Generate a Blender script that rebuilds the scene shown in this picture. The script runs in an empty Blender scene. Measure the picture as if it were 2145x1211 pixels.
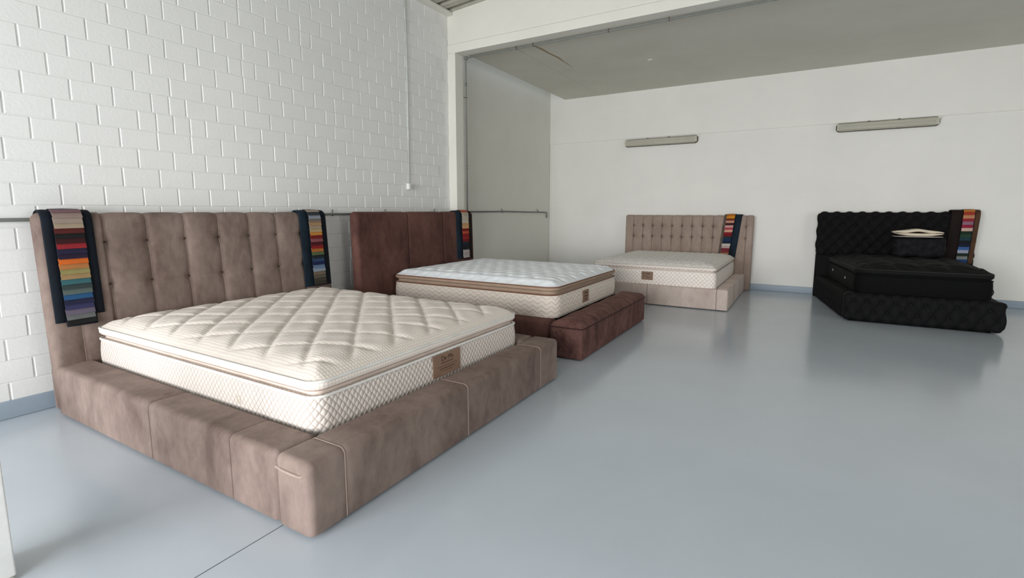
import bpy, math, random
import numpy as np
from mathutils import Vector

random.seed(7)
rng = np.random.default_rng(7)
SC = bpy.context.scene
COL = SC.collection
PI = math.pi

# ------------------------------------------------------------------ camera
cam_d = bpy.data.cameras.new('camera')
cam = bpy.data.objects.new('camera', cam_d)
COL.objects.link(cam)
SC.camera = cam
F_PX, P_PIX, CAM_H = 1045.0, 138.0, 1.3
cam_d.sensor_width = 36.0
cam_d.lens = F_PX / 2145 * 36
cam_d.shift_y = -25.5 / 2145
cam_d.clip_start = 0.05
PITCH = math.atan(P_PIX / F_PX)
YAW = math.atan(618 / 1052.0)
cam.location = (0, 0, CAM_H)
cam.rotation_euler = (PI / 2 - PITCH, 0, YAW)

# ------------------------------------------------------------------ world, light, exposure
w = bpy.data.worlds.new('sky')
SC.world = w
w.use_nodes = True
w.node_tree.nodes['Background'].inputs[0].default_value = (0.80, 0.88, 1.0, 1)
w.node_tree.nodes['Background'].inputs[1].default_value = 1.0


def area(name, loc, rot, sx, sy, power, col):
    d = bpy.data.lights.new(name, 'AREA')
    d.shape = 'RECTANGLE'
    d.size, d.size_y, d.energy, d.color = sx, sy, power, col
    o = bpy.data.objects.new(name, d)
    o.location, o.rotation_euler = loc, rot
    COL.objects.link(o)
    return o


area('window_daylight', (-1.4, -5.2, 1.45), (PI / 2, 0, 0), 6.0, 2.5, 900, (0.985, 0.99, 1.0))
area('window_daylight', (-2.95, -1.98, 2.45), (PI / 2, 0, 0), 1.8, 1.5, 36, (0.96, 0.985, 1.0))
area('overhead_fill', (1.6, 1.8, 3.78), (0, 0, 0), 4.0, 3.0, 10, (1.0, 0.985, 0.95))  # added overhead fill; the roof above has no opening
area('window_daylight', (5.35, 2.4, 1.7), (PI / 2, 0, PI / 2), 3.5, 1.8, 60, (1.0, 0.98, 0.94))

SC.view_settings.view_transform = 'Standard'
SC.view_settings.look = 'None'
SC.view_settings.gamma = 1
SC.view_settings.use_curve_mapping = False
SC.view_settings.exposure = 0.0


# ------------------------------------------------------------------ materials
def lin(c, k=1.0):
    out = []
    for v in c:
        v = v / 255.0
        v = v / 12.92 if v <= 0.04045 else ((v + 0.055) / 1.055) ** 2.4
        out.append(min(v * k, 0.95))
    return (*out, 1.0)


class NT:
    def __init__(self, name, rough=0.6, spec=0.5):
        self.m = bpy.data.materials.new(name)
        self.m.use_nodes = True
        self.t = self.m.node_tree
        self.b = self.t.nodes['Principled BSDF']
        self.b.inputs['Roughness'].default_value = rough
        self.b.inputs['Specular IOR Level'].default_value = spec
        self._c = None

    def n(self, kind, **kw):
        nd = self.t.nodes.new(kind)
        for k, v in kw.items():
            setattr(nd, k, v)
        return nd

    def l(self, a, b):
        self.t.links.new(a, b)

    def coord(self, which='Object'):
        if self._c is None:
            self._c = self.n('ShaderNodeTexCoord')
        return self._c.outputs[which]

    def geo(self):
        g = self.n('ShaderNodeNewGeometry')
        return g.outputs['Position']

    def noise(self, vec, scale, detail=4, rough=0.5, dist=0.0):
        nd = self.n('ShaderNodeTexNoise')
        nd.inputs['Scale'].default_value = scale
        nd.inputs['Detail'].default_value = detail
        nd.inputs['Roughness'].default_value = rough
        nd.inputs['Distortion'].default_value = dist
        self.l(vec, nd.inputs['Vector'])
        return nd.outputs['Fac']

    def ramp(self, fac, stops):
        r = self.n('ShaderNodeValToRGB')
        e = r.color_ramp.elements
        while len(e) < len(stops):
            e.new(0.5)
        for i, (p, c) in enumerate(stops):
            e[i].position = p
            e[i].color = c if len(c) == 4 else (*c, 1)
        self.l(fac, r.inputs['Fac'])
        return r.outputs['Color']

    def math(self, op, a, b=None, c=None):
        nd = self.n('ShaderNodeMath', operation=op)
        for i, v in enumerate((a, b, c)):
            if v is None:
                continue
            if isinstance(v, (int, float)):
                nd.inputs[i].default_value = v
            else:
                self.l(v, nd.inputs[i])
        return nd.outputs[0]

    def bump(self, h, strength, dist, prev=None):
        nd = self.n('ShaderNodeBump')
        nd.inputs['Strength'].default_value = strength
        nd.inputs['Distance'].default_value = dist
        self.l(h, nd.inputs['Height'])
        if prev is not None:
            self.l(prev, nd.inputs['Normal'])
        return nd.outputs[0]

    def color(self, c):
        if isinstance(c, tuple):
            self.b.inputs['Base Color'].default_value = c
        else:
            self.l(c, self.b.inputs['Base Color'])

    def normal(self, nrm):
        self.l(nrm, self.b.inputs['Normal'])


def paint(name, rgb, k=1.0, rough=0.65, grain=60, gstr=0.25, blotch=0.06):
    t = NT(name, rough, 0.4)
    base = lin(rgb, k)
    g = t.geo()
    f = t.noise(g, 1.7, 5, 0.6)
    d = tuple(v * (1 - blotch) for v in base[:3])
    t.color(t.ramp(f, [(0.3, d), (0.65, base)]))
    h = t.noise(g, grain, 4, 0.6)
    t.normal(t.bump(h, gstr, 0.003))
    return t.m


def velvet(name, dark, light, scale=5.0, sheen=0.35, k=1.0, spread=(0.35, 0.68), rough=0.8, streak=False):
    t = NT(name, rough, 0.25)
    g = t.geo()
    mp = t.n('ShaderNodeMapping')
    mp.inputs['Scale'].default_value = (1, 1, 0.55) if not streak else (1.0, 1.3, 0.8)
    mp.inputs['Rotation'].default_value = (0.4, 0.3, 0.2)
    t.l(g, mp.inputs['Vector'])
    a = t.noise(mp.outputs[0], scale, 5, 0.58, 0.35)
    b = t.noise(mp.outputs[0], scale * 7, 4, 0.6, 0.3)
    f = t.math('ADD', t.math('MULTIPLY', a, 0.74), t.math('MULTIPLY', b, 0.26))
    t.color(t.ramp(f, [(spread[0], lin(dark, k)), (spread[1], lin(light, k))]))
    t.b.inputs['Sheen Weight'].default_value = sheen
    t.b.inputs['Sheen Roughness'].default_value = 0.4
    t.b.inputs['Sheen Tint'].default_value = lin(light, 1.4)
    h = t.noise(g, 420, 2, 0.5)
    n1 = t.bump(h, 0.25, 0.0015)
    t.normal(n1)
    return t.m


def plain(name, rgb, k=1.0, rough=0.6, metal=0.0, weave=0.0, spec=0.4):
    t = NT(name, rough, spec)
    base = lin(rgb, k)
    g = t.geo()
    f = t.noise(g, 9, 3)
    d = tuple(v * 0.88 for v in base[:3])
    t.color(t.ramp(f, [(0.35, d), (0.65, base)]))
    t.b.inputs['Metallic'].default_value = metal
    if weave:
        t.normal(t.bump(t.noise(g, 500, 2), weave, 0.002))
    return t.m


def knit(name, rgb, groove, cell=0.022, aspect=1.0, depth=0.004, kind='diamond', k=1.0, strength=1.0, coarse=None):
    """quilted ticking: fine relief over the mesh, laid out in metres through the UV map"""
    t = NT(name, 0.85, 0.2)
    uv = t.n('ShaderNodeUVMap')
    sep = t.n('ShaderNodeSeparateXYZ')
    g = t.geo()
    nz = t.n('ShaderNodeTexNoise')
    nz.inputs['Scale'].default_value = 22
    nz.inputs['Detail'].default_value = 2
    t.l(uv.outputs[0], nz.inputs['Vector'])
    vm = t.n('ShaderNodeVectorMath', operation='MULTIPLY_ADD')
    t.l(nz.outputs['Color'], vm.inputs[0])
    vm.inputs[1].default_value = (0.010, 0.010, 0)
    t.l(uv.outputs[0], vm.inputs[2])
    t.l(vm.outputs[0], sep.inputs[0])
    u, v = sep.outputs[0], sep.outputs[1]
    if kind == 'diamond':
        a = t.math('ADD', t.math('MULTIPLY', u, PI / cell), t.math('MULTIPLY', v, PI / cell * aspect))
        b = t.math('SUBTRACT', t.math('MULTIPLY', u, PI / cell), t.math('MULTIPLY', v, PI / cell * aspect))
    elif kind == 'grid':
        a = t.math('MULTIPLY', u, PI / cell)
        b = t.math('MULTIPLY', v, PI / cell * aspect)
    else:  # wavy lines along u
        a = t.math('ADD', t.math('MULTIPLY', v, PI / cell), t.math('MULTIPLY', t.math('SINE', t.math('MULTIPLY', u, 2 * PI / 0.09)), 0.9))
        b = None
    sa = t.math('ABSOLUTE', t.math('SINE', a))
    if b is not None:
        sb = t.math('ABSOLUTE', t.math('SINE', b))
        h = t.math('POWER', t.math('MULTIPLY', sa, sb), 0.6)
    else:
        h = t.math('POWER', sa, 0.5)
    fine = t.noise(g, 260, 3)
    n1 = t.bump(fine, 0.35, 0.002)
    n2 = t.bump(h, strength, depth, n1)
    t.normal(n2)
    t.color(t.ramp(h, [(0.0, lin(groove, k)), (0.45, lin(rgb, k))]))
    t.b.inputs['Sheen Weight'].default_value = 0.15
    return t.m


M = {}
M['block'] = paint('painted_block', (231, 231, 228), 1.0, 0.55, 45, 0.35, 0.03)
M['mortar'] = paint('painted_mortar', (229, 229, 226), 1.0, 0.6, 110, 0.9, 0.05)
M['wall'] = paint('plaster_white', (234, 232, 226), 1.0, 0.7, 30, 0.15, 0.04)
M['wall2'] = paint('plaster_grey_white', (224, 223, 214), 1.0, 0.7, 30, 0.2, 0.05)
M['beam'] = paint('painted_beam', (226, 224, 214), 1.0, 0.7, 40, 0.3, 0.05)
M['base_grey'] = paint('baseboard_grey_blue', (150, 164, 176), 1.0, 0.45, 50, 0.2, 0.06)
M['roof'] = plain('roof_sheet', (176, 172, 160), 1.0, 0.5)
M['pipe'] = plain('galvanised_pipe', (126, 129, 124), 1.0, 0.5, 0.25)
M['conduit'] = plain('white_conduit', (205, 208, 202), 1.0, 0.5)
M['socket'] = plain('socket_plastic', (238, 238, 234), 1.0, 0.35)
M['rust'] = plain('rusty_clip', (112, 92, 72), 1.0, 0.7, 0.3)

# ceiling of the alcove: paint with one faint rust run along its seam
t = NT('ceiling_paint', 0.7, 0.3)
g = t.geo()
f = t.noise(g, 1.2, 5, 0.6)
base = t.ramp(f, [(0.3, lin((206, 204, 192))), (0.7, lin((214, 212, 201)))])
t.color(base)
t.normal(t.bump(t.noise(g, 35, 3), 0.15, 0.003))
M['ceiling'] = t.m
M['seam'] = plain('ceiling_seam', (188, 184, 170), 1.0, 0.8)
M['stain'] = plain('rust_stain', (164, 146, 116), 1.0, 0.8)

# floor: grey-blue epoxy with cloudy gloss
t = NT('epoxy_floor', 0.3, 0.5)
g = t.geo()
f = t.noise(g, 0.9, 5, 0.6, 0.4)
c0 = t.ramp(f, [(0.3, lin((186, 195, 203))), (0.7, lin((193, 202, 210)))])
t.color(c0)
r = t.ramp(t.noise(g, 1.1, 2, 0.5, 0.2), [(0.3, (0.15,) * 3), (0.75, (0.21,) * 3)])
t.l(r, t.b.inputs['Roughness'])
n1 = t.bump(t.noise(g, 2.2, 2, 0.4), 0.06, 0.02)
t.normal(t.bump(t.noise(g, 45, 2, 0.5), 0.02, 0.001, n1))
M['floor'] = t.m
M['joint'] = plain('joint_seal', (92, 100, 104), 1.0, 0.7)

M['taupe'] = velvet('taupe_suede', (98, 82, 75), (142, 125, 116), 3.4, 0.22, 1.0, (0.35, 0.66))
M['taupe_welt'] = velvet('taupe_welt', (140, 121, 112), (170, 152, 142), 8.0, 0.3)
M['rust'] = M['rust']
M['umber'] = velvet('umber_velvet', (66, 41, 37), (108, 74, 66), 3.6, 0.25, 1.0, (0.34, 0.66))
M['umber_crush'] = velvet('umber_crushed_velvet', (62, 38, 34), (116, 82, 75), 7.0, 0.3, 1.0, (0.36, 0.68), streak=True)
M['umber_welt'] = plain('umber_welt', (48, 26, 22), 1.0, 0.8)
M['beige_head'] = velvet('tan_velvet', (140, 122, 110), (164, 146, 134), 6.0, 0.2)
M['beige'] = velvet('beige_velvet', (172, 155, 145), (200, 186, 177), 6.0, 0.25)
M['beige_welt'] = plain('beige_welt', (118, 100, 90), 1.0, 0.8)
M['black_v'] = velvet('black_velvet', (1, 1, 2), (7, 7, 9), 9.0, 0.07, 1.0, (0.35, 0.75))
M['black_plain'] = plain('black_lining', (6, 6, 7), 1.0, 0.8, 0, 0, 0.15)
M['button_t'] = plain('button_taupe', (72, 55, 48), 1.0, 0.8)
M['button_b'] = plain('button_beige', (92, 76, 68), 1.0, 0.8)
M['button_k'] = plain('button_black', (8, 8, 9), 1.0, 0.7)

M['m1_side'] = knit('cream_honeycomb_knit', (216, 207, 199), (184, 168, 155), 0.034, 0.78, 0.0045, 'diamond')
M['m1_top'] = knit('cream_quilted_knit', (232, 222, 212), (212, 198, 185), 0.019, 1.0, 0.0016, 'grid', strength=0.7)
M['m1_neck'] = plain('peach_fleece', (228, 212, 200), 1.0, 0.95, 0, 0.9)
M['white_pipe'] = plain('white_piping', (232, 230, 224), 1.0, 0.6)
M['brown_thread'] = plain('brown_thread', (150, 112, 88), 1.0, 0.9)
M['m2_side'] = knit('beige_wave_knit', (224, 212, 199), (186, 170, 154), 0.045, 1.0, 0.005, 'wave')
M['m2_top'] = knit('white_stretch_knit', (240, 244, 246), (232, 237, 240), 0.012, 1.0, 0.0006, 'grid', strength=0.2)
M['tan_band'] = plain('tan_band', (168, 144, 124), 1.0, 0.85, 0, 0.5)
M['brown_pipe'] = plain('brown_piping', (120, 80, 62), 1.0, 0.6)
M['m3_side'] = knit('cream_bubble_knit', (243, 234, 226), (212, 198, 186), 0.055, 1.0, 0.006, 'diamond')
M['m3_top'] = knit('ivory_knit', (228, 224, 217), (210, 205, 197), 0.05, 1.0, 0.003, 'diamond')
M['cream_pipe'] = plain('cream_piping', (214, 204, 192), 1.0, 0.6)
M['m4'] = velvet('black_mattress', (3, 3, 4), (11, 11, 12), 10.0, 0.09, 1.0, (0.35, 0.75))
M['m4_side'] = plain('black_ticking', (4, 4, 5), 1.0, 0.8, 0, 0.5, 0.15)
M['m4_side2'] = plain('grey_black_ticking', (38, 36, 35), 1.0, 0.8, 0, 0.5)
M['tag'] = plain('brown_leather_tag', (140, 112, 92), 1.0, 0.6, 0, 0.2)
M['tag_print'] = plain('dark_print', (58, 40, 30), 1.0, 0.7)
M['steel'] = plain('steel_eyelet', (190, 190, 185), 1.0, 0.3, 0.6)
M['eyelet_w'] = plain('white_eyelet', (214, 206, 186), 1.0, 0.5)
M['cream_cloth'] = plain('cream_cloth', (226, 214, 192), 1.0, 0.85, 0, 0.4)
M['pale_cloth'] = plain('pale_cloth', (176, 168, 160), 1.0, 0.85, 0, 0.4)
M['fur'] = velvet('black_plush', (4, 4, 6), (26, 26, 34), 22.0, 0.06, 1.0, (0.42, 0.68), streak=True)
M['lamp_body'] = plain('lamp_housing', (104, 99, 86), 1.0, 0.5)
M['lamp_tube'] = plain('lamp_tube', (214, 212, 198), 1.0, 0.3)
M['clip'] = plain('lamp_clip', (84, 78, 62), 1.0, 0.5)
t = NT('lamp_cover_plastic', 0.25, 0.5)
t.color(lin((240, 237, 222)))
t.b.inputs['Transmission Weight'].default_value = 0.6
t.b.inputs['IOR'].default_value = 1.2
M['lamp_cover'] = t.m
M['frame'] = plain('window_frame', (210, 212, 210), 1.0, 0.5)


# ------------------------------------------------------------------ object helpers
def link(name, me, mat, parent=None, loc=None, smooth=True):
    o = bpy.data.objects.new(name, me)
    COL.objects.link(o)
    if mat is not None and not me.materials:
        me.materials.append(mat)
    if smooth and me.polygons:
        me.polygons.foreach_set('use_smooth', [True] * len(me.polygons))
    if parent is not None:
        o.parent = parent
    if loc is not None:
        o.location = loc
    return o


def mesh(name, V, Fc, uv=None):
    me = bpy.data.meshes.new(name)
    me.from_pydata([tuple(map(float, v)) for v in V], [], [tuple(map(int, f)) for f in Fc])
    if uv is not None:
        lay = me.uv_layers.new(name='UVMap')
        idx = np.empty(len(me.loops), dtype=np.int32)
        me.loops.foreach_get('vertex_index', idx)
        if isinstance(uv, str):
            pass
        else:
            lay.data.foreach_set('uv', np.asarray(uv, dtype=np.float32)[idx].ravel())
    me.update()
    return me


def tag(o, label=None, cat=None, group=None, kind=None):
    if label:
        o['label'] = label
    if cat:
        o['category'] = cat
    if group:
        o['group'] = group
    if kind:
        o['kind'] = kind
    return o


def thing(name, label, cat, loc=(0, 0, 0), group=None):
    o = bpy.data.objects.new(name, None)
    o.empty_display_size = 0.1
    COL.objects.link(o)
    o.location = loc
    return tag(o, label, cat, group)


def child(name, me, mat, par, smooth=True, label=None):
    """mesh given in world coordinates, parented to a thing wherever that stands"""
    o = link(name, me, mat, par, smooth=smooth)
    p, off = par, Vector((0, 0, 0))
    while p is not None:
        off += p.location
        p = p.parent
    o.location = -off
    if label:
        o['label'] = label
    return o


def struct(name, me, mat, parent=None, smooth=False):
    o = link(name, me, mat, parent, smooth=smooth)
    if parent is None:
        o['kind'] = 'structure'
    return o


def boxes(lst, bevel=0.0):
    """several chamfered boxes of one piece in one mesh; each (x0,x1,y0,y1,z0,z1)"""
    V, Fc = [], []
    for (x0, x1, y0, y1, z0, z1) in lst:
        b = len(V)
        V += [(x, y, z) for z in (z0, z1) for y in (y0, y1) for x in (x0, x1)]
        Fc += [[b + i for i in f] for f in ((0, 2, 3, 1), (4, 5, 7, 6), (0, 1, 5, 4), (2, 6, 7, 3), (0, 4, 6, 2), (1, 3, 7, 5))]
    me = mesh('m', V, Fc)
    if bevel > 0:
        import bmesh
        bm = bmesh.new()
        bm.from_mesh(me)
        bmesh.ops.bevel(bm, geom=bm.edges[:], offset=bevel, segments=2, affect='EDGES', profile=0.6)
        bm.to_mesh(me)
        bm.free()
    return me


def axis_pts(lo, hi, r, step, k, extra=()):
    n = max(1, int(round((hi - lo - 2 * r) / step)))
    e = [lo + r * (1 - math.tan((1 - t / k) * PI / 4)) for t in range(k)]
    m = list(np.linspace(lo + r, hi - r, n + 1))
    e2 = [hi + lo - v for v in reversed(e)]
    m = sorted(set(m) | {x for x in extra if lo + r < x < hi - r})
    return np.array(e + m + e2)


def rbox(x0, x1, y0, y1, z0, z1, r, step=0.03, k=4, disp=None, warp=None, extra=((), (), ()), steps=None, bot=True):
    """rounded box on a lattice, displaced along its normals; positions in metres"""
    st = steps or (step, step, step)
    A = [axis_pts(x0, x1, r, st[0], k, extra[0]), axis_pts(y0, y1, r, st[1], k, extra[1]), axis_pts(z0, z1, r, st[2], k, extra[2])]
    N = [len(a) for a in A]
    keys, faces_k, face_uv = [], [], []
    offs = 0
    vid = {}
    P = []
    Fc = []
    UV = []

    def getid(i, j, l):
        key = (i * N[1] + j) * N[2] + l
        q = vid.get(key)
        if q is None:
            q = len(P)
            vid[key] = q
            P.append((A[0][i], A[1][j], A[2][l]))
        return q
    for ax in range(3):
        b, c = (ax + 1) % 3, (ax + 2) % 3
        for side in (0, N[ax] - 1):
            ids = np.empty((N[b], N[c]), dtype=int)
            for p in range(N[b]):
                for q in range(N[c]):
                    ijk = [0, 0, 0]
                    ijk[ax], ijk[b], ijk[c] = side, p, q
                    ids[p, q] = getid(*ijk)
            a0, a1, a2, a3 = ids[:-1, :-1], ids[1:, :-1], ids[1:, 1:], ids[:-1, 1:]
            if side == 0:
                Fq = np.stack([a0, a3, a2, a1], -1).reshape(-1, 4)
            else:
                Fq = np.stack([a0, a1, a2, a3], -1).reshape(-1, 4)
            Fc.append(Fq)
            # uv in metres: horizontal run x vertical run
            UV.append(np.full(len(Fq), ax))
    P = np.array(P)
    Fc = np.concatenate(Fc)
    ax_of = np.concatenate(UV)
    lo = np.array([x0 + r, y0 + r, z0 + r])
    hi = np.array([x1 - r, y1 - r, z1 - r])
    inner = np.clip(P, lo, hi)
    d = P - inner
    ln = np.linalg.norm(d, axis=1)
    ln[ln == 0] = 1
    Nn = d / ln[:, None]
    Q = inner + Nn * r
    if disp is not None:
        Q = Q + Nn * disp(Q, Nn)[:, None]
    if warp is not None:
        Q = warp(Q)
    me = bpy.data.meshes.new('rbox')
    me.from_pydata(Q.tolist(), [], Fc.tolist())
    lay = me.uv_layers.new(name='UVMap')
    fi = Fc.ravel()
    axl = np.repeat(ax_of, 4)
    uv = np.empty((len(fi), 2), dtype=np.float32)
    for ax, (a, b) in {0: (1, 2), 1: (0, 2), 2: (0, 1)}.items():
        m_ = axl == ax
        uv[m_, 0] = P[fi[m_], a]
        uv[m_, 1] = P[fi[m_], b]
    lay.data.foreach_set('uv', uv.ravel())
    me.update()
    return me


def frames(pts, closed):
    pts = np.asarray(pts, float)
    n = len(pts)
    T = np.empty_like(pts)
    for i in range(n):
        a = pts[(i - 1) % n] if (closed or i > 0) else pts[i]
        b = pts[(i + 1) % n] if (closed or i < n - 1) else pts[i]
        v = b - a
        T[i] = v / (np.linalg.norm(v) or 1)
    up = np.array([0, 0, 1.0])
    if abs(T[0] @ up) > 0.9:
        up = np.array([1.0, 0, 0])
    U = np.empty_like(pts)
    u = up - T[0] * (T[0] @ up)
    u /= np.linalg.norm(u)
    for i in range(n):
        u = u - T[i] * (T[i] @ u)
        u /= np.linalg.norm(u) or 1
        U[i] = u
    W = np.cross(T, U)
    return T, U, W


def tube(pts, r, seg=8, closed=False):
    pts = np.asarray(pts, float)
    T, U, W = frames(pts, closed)
    n = len(pts)
    V, Fc = [], []
    for i in range(n):
        for s in range(seg):
            a = 2 * PI * s / seg
            V.append(pts[i] + r * (math.cos(a) * U[i] + math.sin(a) * W[i]))
    for i in range(n if closed else n - 1):
        j = (i + 1) % n
        for s in range(seg):
            s2 = (s + 1) % seg
            Fc.append((i * seg + s, i * seg + s2, j * seg + s2, j * seg + s))
    if not closed:
        Fc.append(tuple(range(seg))[::-1])
        Fc.append(tuple((n - 1) * seg + s for s in range(seg)))
    return mesh('tube', V, Fc)


def rrect(a0, a1, b0, b1, r, n=8, off=0.0, step=0.05):
    """rounded rectangle loop in 2-D"""
    pts = []
    cs = [(a1 - r, b1 - r, 0), (a0 + r, b1 - r, 90), (a0 + r, b0 + r, 180), (a1 - r, b0 + r, 270)]
    for (ca, cb, st) in cs:
        for i in range(n + 1):
            an = math.radians(st + 90 * i / n)
            pts.append((ca + (r + off) * math.cos(an), cb + (r + off) * math.sin(an)))
    out = []
    m = len(pts)
    for i in range(m):
        p, q = pts[i], pts[(i + 1) % m]
        L = math.hypot(q[0] - p[0], q[1] - p[1])
        k = max(1, int(L / step))
        for j in range(k):
            out.append((p[0] + (q[0] - p[0]) * j / k, p[1] + (q[1] - p[1]) * j / k))
    return out


def welt(par, mat, axis, pos, box, r, rad=0.0035, name='piping', off=0.0, warp=None):
    """raised seam that runs round a rounded box in the plane axis=pos"""
    x0, x1, y0, y1, z0, z1 = box
    if axis == 'x':
        L = [(pos, a, b) for a, b in rrect(y0, y1, z0, z1, r, off=off)]
    elif axis == 'y':
        L = [(a, pos, b) for a, b in rrect(x0, x1, z0, z1, r, off=off)]
    else:
        L = [(a, b, pos) for a, b in rrect(x0, x1, y0, y1, r, off=off)]
    L = np.array(L)
    if warp is not None:
        L = warp(L)
    return child(name, tube(L, rad, 6, True), mat, par)


def pad(x0, x1, y0, y1, R, prof, topf, step=0.03, warp=None, sdisp=None, pstep=None):
    """plan = rounded rectangle. prof = [(outward offset, z), ...] from the top edge down. topf(x,y,d) = height"""
    nx, ny = max(4, int((x1 - x0) / step)), max(4, int((y1 - y0) / step))
    cx, cy, hx, hy = (x0 + x1) / 2, (y0 + y1) / 2, (x1 - x0) / 2, (y1 - y0) / 2
    gx = axis_pts(-hx, hx, R, step, 6)
    gy = axis_pts(-hy, hy, R, step, 6)
    X, Y = np.meshgrid(gx, gy, indexing='ij')
    IX, IY = np.clip(X, -hx + R, hx - R), np.clip(Y, -hy + R, hy - R)
    DX, DY = X - IX, Y - IY
    inf = np.maximum(np.abs(DX), np.abs(DY))
    l2 = np.hypot(DX, DY)
    l2[l2 == 0] = 1
    PX, PY = IX + DX / l2 * inf, IY + DY / l2 * inf
    qx, qy = np.abs(PX) - (hx - R), np.abs(PY) - (hy - R)
    sd = np.hypot(np.maximum(qx, 0), np.maximum(qy, 0)) + np.minimum(np.maximum(qx, qy), 0) - R
    D = -sd
    WX, WY = PX + cx, PY + cy
    Z = topf(WX, WY, D)
    n1, n2 = X.shape
    V = np.stack([WX.ravel(), WY.ravel(), Z.ravel()], 1)
    ids = np.arange(n1 * n2).reshape(n1, n2)
    Fc = [np.stack([ids[:-1, :-1], ids[1:, :-1], ids[1:, 1:], ids[:-1, 1:]], -1).reshape(-1, 4)]
    uv = [np.stack([WX.ravel(), WY.ravel()], 1)]
    loop = list(ids[:, 0]) + list(ids[-1, 1:]) + list(ids[-2::-1, -1]) + list(ids[0, -2:0:-1])
    loop = np.array(loop)
    B = V[loop][:, :2]
    nb = len(loop)
    T = np.roll(B, -1, 0) - np.roll(B, 1, 0)
    Nn = np.stack([T[:, 1], -T[:, 0]], 1)
    Nn /= np.linalg.norm(Nn, axis=1)[:, None]
    S = np.concatenate([[0], np.cumsum(np.linalg.norm(np.diff(B, axis=0), axis=1))])
    ztop = V[loop][:, 2]
    prev = loop
    base = len(V)
    VV, UU = [V], [uv[0]]
    zt0 = prof[0][1]
    pl = list(prof)
    if pstep:
        q = [pl[0]]
        for (a, b) in zip(pl[:-1], pl[1:]):
            kk = max(1, int(math.hypot(b[0] - a[0], b[1] - a[1]) / pstep))
            for i in range(1, kk + 1):
                q.append((a[0] + (b[0] - a[0]) * i / kk, a[1] + (b[1] - a[1]) * i / kk))
        pl = q
    first = True
    for (o, z) in pl:
        if first and abs(o) < 1e-9:
            # duplicate ring so the uv can change over from plan to side
            pass
        first = False
        off = np.full(nb, o)
        if sdisp is not None:
            off = off + sdisp(S, z)
        ring = np.stack([B[:, 0] + Nn[:, 0] * off, B[:, 1] + Nn[:, 1] * off, np.full(nb, z)], 1)
        VV.append(ring)
        UU.append(np.stack([S, np.full(nb, z)], 1))
        cur = base + np.arange(nb)
        base += nb
        Fc.append(np.stack([prev, cur, np.roll(cur, -1), np.roll(prev, -1)], -1)[:, ::1])
        prev = cur
    V = np.concatenate(VV)
    UVv = np.concatenate(UU)
    if warp is not None:
        V = warp(V)
    Fl = np.concatenate(Fc).tolist()
    Fl.append(prev[::-1].tolist())
    me = mesh('pad', V, Fl, UVv)
    # consistent outward normals
    import bmesh
    bm = bmesh.new()
    bm.from_mesh(me)
    bmesh.ops.recalc_face_normals(bm, faces=bm.faces[:])
    bm.to_mesh(me)
    bm.free()
    me.update()
    return me


def line_dist(v, c0, sp):
    q = (v - c0) / sp
    return np.abs(q - np.round(q)) * sp


def button_mesh(r, d, n):
    """flattened dome facing +x, +y or -y"""
    V, Fc = [(0, 0, d)], []
    for j, (rr, h) in enumerate(((0.55, 0.85), (0.9, 0.45), (1.0, -0.3))):
        for i in range(10):
            a = 2 * PI * i / 10
            V.append((rr * r * math.cos(a), rr * r * math.sin(a), h * d))
    for i in range(10):
        k = (i + 1) % 10
        Fc.append((0, 1 + i, 1 + k))
        for j in range(2):
            Fc.append((1 + j * 10 + i, 1 + (j + 1) * 10 + i, 1 + (j + 1) * 10 + k, 1 + j * 10 + k))
    V = np.array(V)
    if n == 'x':
        V = V[:, [2, 0, 1]]
    else:
        V = np.stack([V[:, 0], -V[:, 2], V[:, 1]], 1)
    return mesh('button', V, Fc)


# ================================================================== THE SETTING
WX = -4.26          # face of the block wall
YB = 9.10           # back wall
YR = -1.85          # rear wall with the windows, behind the camera
XR = 5.5            # right wall
ZC = 3.42           # alcove ceiling
fl = struct('floor', boxes([(-4.75, XR + 0.2, YR - 0.2, YB + 0.2, -0.12, 0.0)]), M['floor'])
jn = struct('floor_joint', boxes([(-1.8025, -1.7985, YR, YB, 0.0, 0.0006)]), M['joint'], fl)

# block wall: a mortar face and blocks proud of it
wall_left = struct('wall_left', boxes([(-4.60, WX - 0.005, YR, 5.57, 0.0, 3.9)]), M['mortar'])


def proj(p):
    cp, sp = math.cos(PITCH), math.sin(PITCH)
    fw = Vector((-math.sin(YAW) * cp, math.cos(YAW) * cp, -sp))
    rt = Vector((math.cos(YAW), math.sin(YAW), 0))
    up = rt.cross(fw)
    d = Vector(p) - Vector((0, 0, CAM_H))
    z = d.dot(fw)
    if z < 0.1:
        return None
    return 1072.5 + F_PX * d.dot(rt) / z, 580 - F_PX * d.dot(up) / z, z


def block_mesh(w_, h_, seed, dep=0.0052):
    rr = random.Random(seed)
    c = 0.0035
    V = [(0, -w_ / 2, -h_ / 2), (0, w_ / 2, -h_ / 2), (0, w_ / 2, h_ / 2), (0, -w_ / 2, h_ / 2)]
    V += [(dep + rr.uniform(-.0009, .0009), s * (w_ / 2 - c - rr.uniform(0, .0015)), q * (h_ / 2 - c - rr.uniform(0, .0012))) for s, q in ((-1, -1), (1, -1), (1, 1), (-1, 1))]
    return mesh('block', V, [(4, 5, 6, 7), (0, 1, 5, 4), (1, 2, 6, 5), (2, 3, 7, 6), (3, 0, 4, 7)])


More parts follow.
